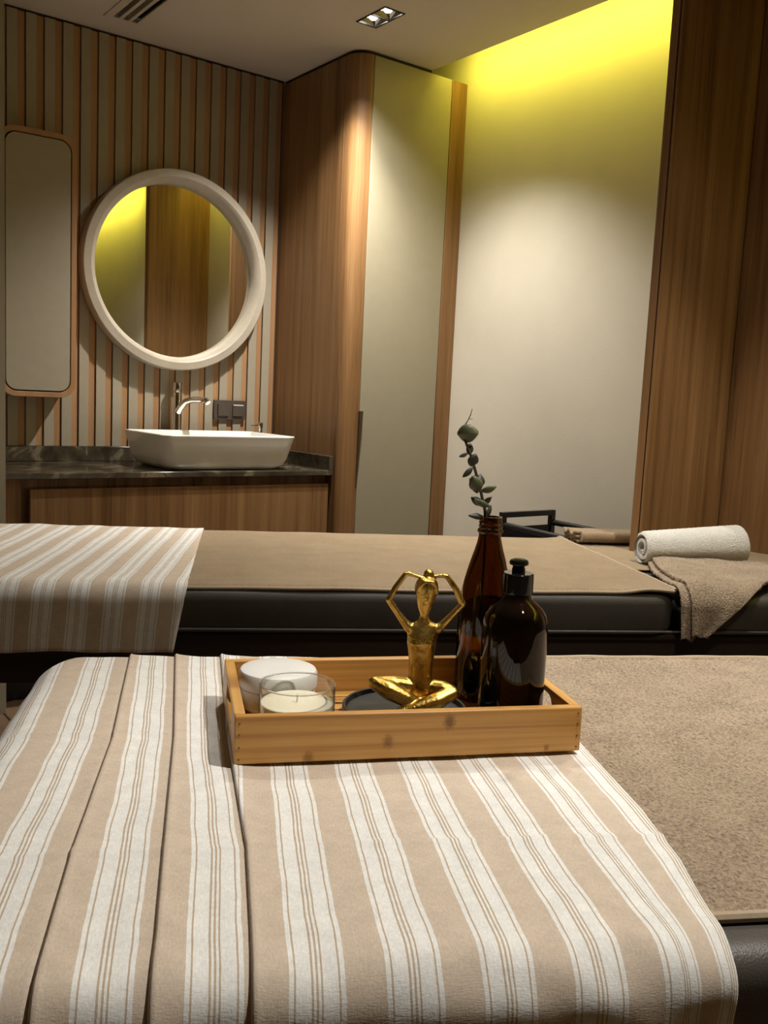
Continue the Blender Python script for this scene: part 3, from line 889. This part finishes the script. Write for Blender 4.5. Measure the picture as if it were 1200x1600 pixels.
fo = thing('folded_towel', 'brown towel folded in wavy layers at the back edge of the far bed', 'towel', RZ_BED, (1.24, 2.79, BTOP + 0.011))
for k in range(3):
    m = MB()
    def f_fold(s, t, k=k):
        return (s, t, 0.007 + 0.0115 * k + 0.005 * math.exp(-(s + 0.16) / 0.05) * sin(t * 120 + 0.6 * k) + 0.002 * nz(s * 9, t * 9, k), s, t)
    m.grid(f_fold, lin(-0.165 - 0.004 * k, 0.20, 34), lin(-0.058, 0.058 - 0.006 * k, 26))
    m.build('layer', 'sheet', fo, smooth=180, solid=0.0075)
MB().tube([(-0.155 + 0.35 * i / 20, -0.062 + 0.002 * nz(i * 0.4, 2), 0.018) for i in range(21)], [0.0165] * 21, 12).build('fold_edge', 'sheet', fo)

def roll():
    t = thing('rolled_towel', 'white terry towel rolled up on the far bed head', 'towel', RZ_BED, (1.135, 2.405, BTOP + 0.0075))
    L = 0.315
    m = MB()
    def f(a, x):
        rr = 0.041 + 0.010 * x / L
        rr *= 1 - 0.55 * (max(0, x - L + 0.018) / 0.018) ** 2.5 * 0.35
        return (x, 0, 0, rr)
    rings = []
    for x in lin(0, L, 110):
        rr = (0.0450 + 0.0125 * x / L) * (1 - 0.28 * (max(0, x - L + 0.02) / 0.02) ** 2 - 0.10 * (max(0, 0.010 - x) / 0.010) ** 2)
        ring = []
        for j in range(84):
            a = 2 * pi * j / 84
            q = rr + terry_disp(x * 1.0, a * 0.05, 0.0013, 230)
            yy, zz = q * cos(a), q * sin(a) * (0.94 if sin(a) < 0 else 1.0)
            ring.append((x, yy, zz + rr * 0.94))
        rings.append(ring)
    m.ring_loft(rings, False, True).build('roll', 'terry_white', t, smooth=180)
    # spiral end
    sp_ = MB()
    pts_o, pts_i = [], []
    N = 120
    spiral = [(0.0405 * (1 - 0.72 * i / N), 2 * pi * 1.7 * i / N + 0.9) for i in range(N + 1)]
    for i, (rr, a) in enumerate(spiral):
        sp_.v += [(0.002 + 0.0015 * (i % 2), (rr + 0.0042) * cos(a), 0.0425 + (rr + 0.0042) * sin(a) * 0.96), (0.002, (rr - 0.0042) * cos(a), 0.0425 + (rr - 0.0042) * sin(a) * 0.96), (0.03, (rr - 0.0042) * cos(a), 0.0425 + (rr - 0.0042) * sin(a) * 0.96), (0.03, (rr + 0.0042) * cos(a), 0.0425 + (rr + 0.0042) * sin(a) * 0.96)]
    for i in range(N):
        b0 = 4 * i
        for j in range(4):
            sp_.f.append((b0 + j, b0 + (j + 1) % 4, b0 + 4 + (j + 1) % 4, b0 + 4 + j))
    sp_.build('spiral_end', 'terry_white', t, smooth=60)
    co = MB().lathe([(0.001, 0), (0.042, 0)], 40).build('core', 'terry_white', t)
    co.rotation_euler = (0, pi / 2, 0); co.location = (0.031, 0, 0.0425)
    t.rotation_euler = (0, 0, RZ_BED + radians(3))
    return t
roll()

ht = thing('hand_towel', 'thick brown terry hand towel draped over the front of the far bed head', 'towel', RZ_BED, (0, 0, 0))
def hand(dx, dh, depth):
    def f(a, b):
        # a: 0 left edge .. 1 right, b: 0 top .. 1 hanging edge
        tl, tr = (1.150, 2.36), (1.66, 2.34)
        bl, br = (1.086 + dx, 1.890 - depth), (1.130 + dx, 1.892 - depth)
        A = a ** 1.15
        s = (1 - b) * (tl[0] + (tr[0] - tl[0]) * A) + b * (bl[0] + (br[0] - bl[0]) * A)
        t = (1 - b) * (tl[1] + (tr[1] - tl[1]) * A) + b * (bl[1] + (br[1] - bl[1]) * A)
        s += dx * (1 - a) - 0.034 * sin(pi * b) * (1 - a) + 0.02 * A * sin(pi * b)
        t += 0.03 * A * sin(pi * b)
        h = 0.016 + dh + 0.004 * nz(s * 14, t * 12, 5) + 0.005 * sin(a * 7) * (1 - a)
        x, y, z = on_bed(s, t, h, FB, 0.03)
        d = terry_disp(s, t, 0.0016, 230)
        return (x, y - d * 0.4, z + d, s, t)
    return f
MB().grid(hand(-0.011, 0.001, -0.006), lin(0, 0.62, 60), lin(0, 1, 130)).build('under_layer', 'terry', ht, smooth=180, solid=0.010)
MB().grid(hand(0.0, 0.013, 0.0), lin(0, 1, 120), lin(0, 1, 150)).build('upper_layer', 'terry', ht, smooth=180, solid=0.010)

# ------------------------------------------------------------------ black trolley behind the far bed
tr = thing('trolley', 'small black metal trolley with raised handle loop behind the far bed', 'trolley', RZ_ROOM, (2.324, 2.394, 0))
TW, TZ = 0.276, 0.732
def bar(name, x0, x1, y0, y1, z0, z1): return box(name, 'black_metal', tr, x0, x1, y0, y1, z0, z1, bevel=0.002)
bar('handle_post', 0, 0.022, -0.010, 0.010, 0.02, TZ); bar('handle_post', TW - 0.022, TW, -0.010, 0.010, 0.02, TZ)
bar('handle_bar', 0.0215, TW - 0.0215, -0.010, 0.010, TZ - 0.020, TZ)
for x in (0.012, TW - 0.012):
    MB().tube([(x, -0.0115, TZ - 0.046), (x, -0.12, TZ - 0.048), (x, -0.330, TZ - 0.052)], 0.011, 12).build('side_rail', 'black_metal', tr)
    MB().tube([(x, -0.322, TZ - 0.055), (x, -0.322, 0.02)], 0.009, 10).build('leg', 'black_metal', tr)
box('top_shelf', 'black_matte', tr, 0.001, TW - 0.001, -0.312, -0.0115, 0.62, 0.635, bevel=0.002)
box('lower_shelf', 'black_matte', tr, 0.001, TW - 0.001, -0.312, -0.0115, 0.20, 0.215, bevel=0.002)
box('end_panel', 'black_matte', tr, 0.0235, TW - 0.0235, -0.004, 0.004, 0.45, TZ - 0.055, bevel=0.001)
for x in (0.011, TW - 0.011):
    for y in (0.0, -0.322):
        o = MB().lathe([(0.001, -0.006), (0.009, -0.006), (0.010, -0.004), (0.010, 0.004), (0.009, 0.006), (0.001, 0.006)], 16).build('caster', 'black_matte', tr, loc=(x, y, 0.0102))
        o.rotation_euler = (0, pi / 2, 0)

# ------------------------------------------------------------------ bamboo tray and what stands in it
TA = radians(3.4)                   # turn of the tray against the bed
TRAYZ = 0.7042
RZ_T = RZ_BED + TA
tx, ty = frame(0.0110, 1.005, RZ_BED)
tray = bpy.data.objects.new('bamboo_tray', None); COL.objects.link(tray)
tray.location = (tx, ty, TRAYZ); tray.rotation_euler = (0, 0, RZ_T)
tag(tray, 'bamboo serving tray with cut-out handles on the striped towel', 'tray')
LW, LD, LH, LT = 0.418, 0.231, 0.0555, 0.0125
def panel_box(name, x0, x1, y0, y1, z0, z1):
    return box(name, 'bamboo', tray, x0, x1, y0, y1, z0, z1, bevel=0.0018)
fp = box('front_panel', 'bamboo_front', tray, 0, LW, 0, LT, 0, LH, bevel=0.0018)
bpn = panel_box('back_panel', 0, LW, LD - LT, LD, 0, LH)
for nm, x0 in (('side_panel', 0.0), ('side_panel', LW - LT)):
    y0, y1 = LT + 0.0002, LD - LT - 0.0002
    w = y1 - y0
    n = 8
    inner = rrect(0.100, 0.026, 0.0129, n)
    outer = []
    for (x, z) in inner:
        # push the slot outline out to the panel's rectangle
        outer.append((x, z))
    outer = []
    k = len(inner); 
    per = []
    for i, (x, z) in enumerate(inner):
        q = i // (n + 1); f = (i % (n + 1)) / n
        cs = [((w / 2, 0.0), (w / 2, 0.0215), (0.0, 0.0215)), ((0.0, 0.0215), (-w / 2, 0.0215), (-w / 2, 0.0)), ((-w / 2, 0.0), (-w / 2, -0.0340), (0.0, -0.0340)), ((0.0, -0.0340), (w / 2, -0.0340), (w / 2, 0.0))][q]
        p = (cs[0], cs[1]) if f < 0.5 else (cs[1], cs[2])
        g = f * 2 if f < 0.5 else f * 2 - 1
        g *= 0.96
        outer.append((p[0][0] + (p[1][0] - p[0][0]) * g, p[0][1] + (p[1][1] - p[0][1]) * g))
    mb = MB().holed(outer, inner, -LT / 2, LT / 2)
    o = mb.build(nm, 'bamboo', tray, smooth=30, bevel=0.0012, loc=(x0 + LT / 2, (y0 + y1) / 2, 0.0340))
    o.rotation_euler = (0, 0, pi / 2)
ns = 8
pitch = (LD - 2 * LT) / ns
sm = None
for i in range(ns):
    loc = (LW / 2, LT + (i + 0.5) * pitch, 0.004)
    if sm is None:
        o = MB().box(-LW / 2 + LT + 0.0003, LW / 2 - LT - 0.0003, -pitch / 2 + 0.003, pitch / 2 - 0.003, 0, 0.0075).build('floor_slat', 'bamboo', tray, bevel=0.001, loc=loc); sm = o.data
    else:
        o = share(sm, 'floor_slat', tray, loc); md = o.modifiers.new('edge', 'BEVEL'); md.width = 0.001; md.segments = 2
for x in (0.09, LW - 0.11):
    box('batten', 'bamboo', tray, x, x + 0.02, LT + 0.001, LD - LT - 0.001, 0.0, 0.0038, bevel=0.0005)
for x in (-LW / 2 + 0.0055, LW / 2 - 0.0055):
    for z in (0.006, 0.020, 0.035, 0.048):
        o = MB().lathe([(0.0002, 0), (0.0011, 0), (0.0011, 0.0008), (0.0002, 0.0009)], 10).build('pin', 'knot', fp, loc=(x, -LT / 2 - 0.0001, z)); o.rotation_euler = (pi / 2, 0, 0)
TF = TRAYZ + 0.0117                 # height of the tray floor

def on_tray(name, label, cat, s, t, z=TF, rz=RZ_T):
    o = thing(name, label, cat, RZ_BED, (s, t, z))
    o.rotation_euler = (0, 0, rz)
    return o
# white cosmetic jar
j = on_tray('cosmetic_jar', 'white plastic cosmetic jar with wide lid in the tray corner', 'jar', 0.0670, 1.1715)
MB().lathe([(0.001, 0), (0.044, 0), (0.0475, 0.003), (0.0485, 0.008), (0.0485, 0.0265), (0.047, 0.028), (0.001, 0.028)], 64).build('body', 'jar_white', j)
MB().lathe([(0.048, 0.0285), (0.0505, 0.0295), (0.0510, 0.032), (0.0508, 0.0455), (0.0485, 0.0495), (0.0440, 0.0510), (0.020, 0.0516), (0.0005, 0.0517)], 64).build('lid', 'jar_white', j)
# candle
c = on_tray('glass_candle', 'cream wax candle in a clear glass at the tray front', 'candle', 0.0850, 1.0735)
MB().lathe([(0.001, 0), (0.042, 0), (0.0445, 0.002), (0.0455, 0.006), (0.0455, 0.0595), (0.0444, 0.0595), (0.0444, 0.050), (0.0444, 0.008), (0.042, 0.006), (0.001, 0.006)], 72).build('glass', 'clear', c)
MB().lathe([(0.0450 + 0.0011 * cos(a), 0.0606 + 0.0010 * sin(a)) for a in [2 * pi * i / 10 for i in range(10)]], 72, closed=True).build('lip', 'clear_lip', c)
MB().lathe([(0.001, 0.0063), (0.0420, 0.0063), (0.0438, 0.009), (0.0438, 0.0375), (0.043, 0.0384), (0.030, 0.0378), (0.001, 0.0378)], 64).build('wax', 'wax', c)
MB().tube([(0, 0, 0.037), (0.0004, 0, 0.043), (-0.0008, 0, 0.0475)], 0.0011, 8).build('wick', 'wick', c)
# black round plate
p = on_tray('round_plate', 'round black plate with raised edge under the golden figurine', 'plate', 0.226, 1.121)
MB().lathe([(0.001, 0), (0.070, 0), (0.0775, 0.003), (0.0795, 0.008), (0.0795, 0.0155), (0.0782, 0.0168), (0.0760, 0.0162), (0.0735, 0.0105), (0.070, 0.0092), (0.001, 0.0090)], 80).build('dish', 'black_matte', p)

# golden yoga figurine
K = 1.318e-4
def figurine():
    m = MB()
    def P3(cx, cy, dy=0.0): return ((cx - 590) * K, dy, (1500 - cy) * K)
    prof = [(1345, 590, 150, 105), (1290, 590, 160, 105), (1240, 588, 140, 95), (1180, 585, 120, 86), (1100, 585, 118, 84), (1000, 586, 125, 84), (930, 584, 130, 88), (880, 582, 138, 100), (840, 580, 142, 106), (790, 585, 148, 98), (740, 592, 156, 82), (700, 594, 165, 68), (672, 594, 158, 58), (652, 594, 112, 52), (630, 594, 70, 48), (600, 593, 48, 44), (560, 592, 42, 42), (530, 592, 52, 52), (490, 593, 68, 64), (430, 597, 86, 80), (360, 602, 103, 92), (300, 604, 110, 98), (250, 604, 104, 92), (215, 604, 82, 74), (196, 605, 45, 42)]
    rings = [[((cx - 590) * K + rx * K * cos(2 * pi * q / 28), ry * K * sin(2 * pi * q / 28), (1500 - cy) * K) for q in range(28)] for cy, cx, rx, ry in prof]
    m.ring_loft(rings)
    def chain(pts, seg=14):
        P = [Vector(P3(a, b, d)) for a, b, r_, d in pts]; R_ = [r_ * K for a, b, r_, d in pts]
        for i in range(len(P) - 1):
            n_ = 8
            for q in range(n_ + 1):
                f = q / n_
                m.ball(tuple(P[i].lerp(P[i + 1], f)), R_[i] + (R_[i + 1] - R_[i]) * f, seg=12)
    # bun and hair line
    m.ball(P3(618, 168, 0.002), 50 * K, seg=16)
    m.ball(P3(606, 305, 0.0035), 1.0 * K, (118, 98, 118), seg=20)
    chain([(505, 330, 14, -0.0085), (520, 270, 14, -0.0105), (560, 232, 14, -0.0105), (604, 222, 14, -0.0105), (650, 232, 14, -0.0105), (690, 275, 14, -0.0095), (702, 340, 14, -0.0080)])
    # face
    chain([(588, 330, 13, -0.0120), (586, 400, 17, -0.0112)])
    chain([(570, 440, 9, -0.0098), (604, 440, 9, -0.0098)])
    # bust
    m.ball(P3(525, 845, -0.0070), 54 * K, seg=16); m.ball(P3(640, 840, -0.0070), 54 * K, seg=16)
    chain([(455, 700, 52, 0), (415, 660, 42, 0), (330, 555, 33, -0.001), (238, 425, 32, -0.002), (300, 300, 30, -0.001), (385, 180, 27, 0.0), (420, 166, 25, 0), (490, 188, 19, 0), (560, 205, 17, 0)])
    chain([(735, 705, 52, 0), (775, 670, 42, 0), (865, 565, 34, -0.001), (962, 450, 34, -0.002), (890, 310, 32, -0.001), (800, 190, 28, 0), (765, 178, 25, 0), (700, 188, 19, 0), (630, 196, 17, 0)])
    # folded legs
    chain([(530, 1300, 92, 0.0), (330, 1255, 86, -0.006), (140, 1225, 62, -0.012), (118, 1222, 56, -0.013)])
    chain([(130, 1225, 66, -0.014), (270, 1285, 96, -0.019), (430, 1355, 80, -0.022), (560, 1410, 52, -0.020)])
    chain([(660, 1300, 92, 0.0), (800, 1290, 82, -0.008), (895, 1300, 58, -0.014)])
    chain([(890, 1310, 68, -0.017), (720, 1372, 86, -0.026), (500, 1436, 62, -0.031), (330, 1466, 36, -0.033), (235, 1480, 20, -0.034)])
    # seat
    m.ball(P3(590, 1400, 0.004), 1.0 * K, (200, 150, 100), seg=20)
    o = m.build('yoga_figurine', 'gold', None, smooth=None)
    md = o.modifiers.new('merge', 'REMESH'); md.mode = 'VOXEL'; md.voxel_size = 0.00115; md.use_smooth_shade = True
    md = o.modifiers.new('soft', 'SMOOTH'); md.factor = 0.5; md.iterations = 5
    x, y = frame(0.2475, 1.132, RZ_BED)
    o.location = (x, y, TF + 0.0092); o.rotation_euler = (0, 0, RZ_BED - radians(3))
    return tag(o, 'golden cross-legged yoga figurine with arms raised over its head', 'figurine')
figurine()

# tall amber bottle
b = on_tray('amber_bottle', 'tall slender amber glass bottle holding a eucalyptus sprig', 'bottle', 0.349, 1.2045)
outer = [(0.0005, 0.003), (0.028, 0.0), (0.034, 0.001), (0.0368, 0.005), (0.0372, 0.012), (0.0372, 0.118), (0.0366, 0.132), (0.0348, 0.147), (0.0318, 0.162), (0.0280, 0.177), (0.0238, 0.192), (0.0198, 0.205), (0.0168, 0.216), (0.0152, 0.224), (0.0152, 0.2285), (0.0170, 0.230), (0.0176, 0.232), (0.0166, 0.2345), (0.0152, 0.2355), (0.0163, 0.2385), (0.0152, 0.241), (0.0163, 0.2435), (0.0152, 0.2455), (0.0158, 0.2495), (0.0150, 0.2515), (0.0130, 0.2515)]
inner = [(0.0118, 0.249), (0.0118, 0.224), (0.0135, 0.214), (0.0165, 0.203), (0.0205, 0.190), (0.0248, 0.175), (0.0288, 0.160), (0.0318, 0.145), (0.0336, 0.130), (0.0342, 0.116), (0.0342, 0.012), (0.030, 0.0075), (0.0005, 0.0065)]
MB().lathe(outer + inner, 64).build('glass', 'amber', b, smooth=45)
# eucalyptus sprig
PPM = 1128.0
sprig = on_tray('eucalyptus_sprig', 'thin eucalyptus sprig with small rounded leaves in the tall bottle', 'plant', 0.349, 1.2045, TF, RZ_BED)
def SP(px, py, d=0.0):
    return ((px - 750 + (py - 1085) * 0.0476) / PPM * 1.0, d, (1085 - py) / PPM)
OFF = -0.0028
def spt(px, py, d=0.0):
    x, y, z = SP(px, py, d)
    return (x + OFF + 0.0, y, z)
stem_px = [(752, 960, 0.006), (757, 880, 0.003), (758.5, 812, 0), (756, 790, -0.002), (751, 768, 0), (745, 745, 0), (738, 722, 0.001), (731, 702, 0), (723, 684, 0), (718, 674, 0), (721, 668, 0), (728, 658, 0.001), (733, 648, 0.002), (735.5, 639, 0.002)]
MB().tube([spt(*q) for q in stem_px], [0.0020, 0.0020, 0.0022, 0.0022, 0.0021, 0.0021, 0.0020, 0.0019, 0.0017, 0.0015, 0.0010, 0.0007, 0.0006, 0.0003], 8).build('stem', 'stem', sprig)
MB().tube([spt(731, 655, 0.001), spt(735, 654, 0.004), spt(738, 655, 0.006)], [0.0004, 0.0003, 0.0002], 6).build('tendril', 'stem', sprig)
def leaf(base, tip, width, mat, cup=0.25, d0=0.0, d1=0.0, roll=0.0):
    a, c_ = Vector(spt(*base, d0)), Vector(spt(*tip, d1))
    ax = (c_ - a); L = ax.length; ax.normalize()
    side = ax.cross(Vector((0, -1, 0)))
    if side.length < 1e-4: side = Vector((1, 0, 0))
    side.normalize(); nrm = ax.cross(side).normalized()
    s2 = side * cos(roll) + nrm * sin(roll); n2 = ax.cross(s2).normalized()
    m = MB()
    w = 1.28 * width / PPM / 2
    L *= 1.12
    def f(u_, v_):
        prof = max(0.0, sin(pi * min(1.0, u_ * 0.97 + 0.015))) ** 0.72 * (1.0 - 0.18 * (u_ - 0.45))
        p = a + ax * (L * u_) + s2 * (w * prof * v_) + n2 * (cup * w * (v_ * v_) - 0.10 * L * sin(pi * u_))
        return (p.x, p.y, p.z, u_, v_)
    m.grid(f, lin(0, 1, 10), lin(-1, 1, 7))
    return m.build('leaf', mat, sprig, smooth=180, solid=0.0005)
leaf((712, 678), (739, 676), 24, 'leaf', 0.35, 0, -0.008, 0.35)
leaf((731, 708), (734, 692), 9, 'leaf_dark', 0.4, 0, 0.004)
leaf((729, 706), (716, 711), 5, 'leaf_dark', 0.2, 0, -0.003)
leaf((734, 726), (741, 709), 15, 'leaf_dark', 0.4, 0, -0.003, 0.3)
leaf((737, 727), (723, 741), 7, 'leaf_dark', 0.3)
leaf((747, 765), (736, 743), 17, 'leaf', 0.4, 0, -0.008, -0.3)
leaf((746, 757), (751, 739), 14, 'leaf_dark', 0.3, 0, 0.006)
leaf((745, 766), (735, 746), 9, 'leaf_dark', 0.3, 0, 0.004)
leaf((750, 764), (770, 756), 10, 'leaf', 0.35, 0, -0.006, 0.4)
leaf((753, 784), (738, 774), 10, 'leaf_dark', 0.5, 0, 0.004)
leaf((738, 776), (760, 785), 9, 'leaf', 0.4, -0.004, -0.008, 0.5)
leaf((753, 783), (767, 773), 8, 'leaf_dark', 0.4, 0, 0.002, 0.3)
leaf((757, 803), (733, 800), 8, 'leaf_dark', 0.4, 0, -0.004, 0.4)
leaf((759, 804), (767, 786), 6, 'leaf_dark', 0.4, 0, 0.003)

# dark dispenser bottle
d = on_tray('dispenser_bottle', 'squat dark brown dispenser bottle with black push cap at the tray right', 'bottle', 0.3655, 1.1210)
outer = [(0.0005, 0.002), (0.034, 0.0), (0.0395, 0.001), (0.0420, 0.005), (0.0424, 0.012), (0.0424, 0.118), (0.0415, 0.128), (0.0388, 0.137), (0.0340, 0.1445), (0.0280, 0.150), (0.0222, 0.1545), (0.0188, 0.159), (0.0178, 0.164), (0.0165, 0.164)]
inner = [(0.0150, 0.162), (0.0160, 0.157), (0.0200, 0.1515), (0.0265, 0.147), (0.0325, 0.141), (0.0368, 0.134), (0.0390, 0.126), (0.0398, 0.116), (0.0398, 0.010), (0.036, 0.006), (0.0005, 0.005)]
MB().lathe(outer + inner, 64).build('glass', 'amber_dark', d, smooth=45)
MB().lathe([(0.0005, 0.0060), (0.0350, 0.0066), (0.0392, 0.011), (0.0392, 0.108), (0.0005, 0.108)], 48).build('lotion', 'liquid', d)
MB().lathe([(0.0185, 0.1642), (0.0198, 0.1648), (0.0200, 0.168), (0.0198, 0.1895), (0.0185, 0.1908), (0.0085, 0.1912), (0.0085, 0.1955), (0.0075, 0.1985), (0.0082, 0.2000), (0.0118, 0.2015), (0.0124, 0.2045), (0.0108, 0.2075), (0.0060, 0.2093), (0.0005, 0.2098)], 48).build('push_cap', 'black_gloss', d, smooth=40)
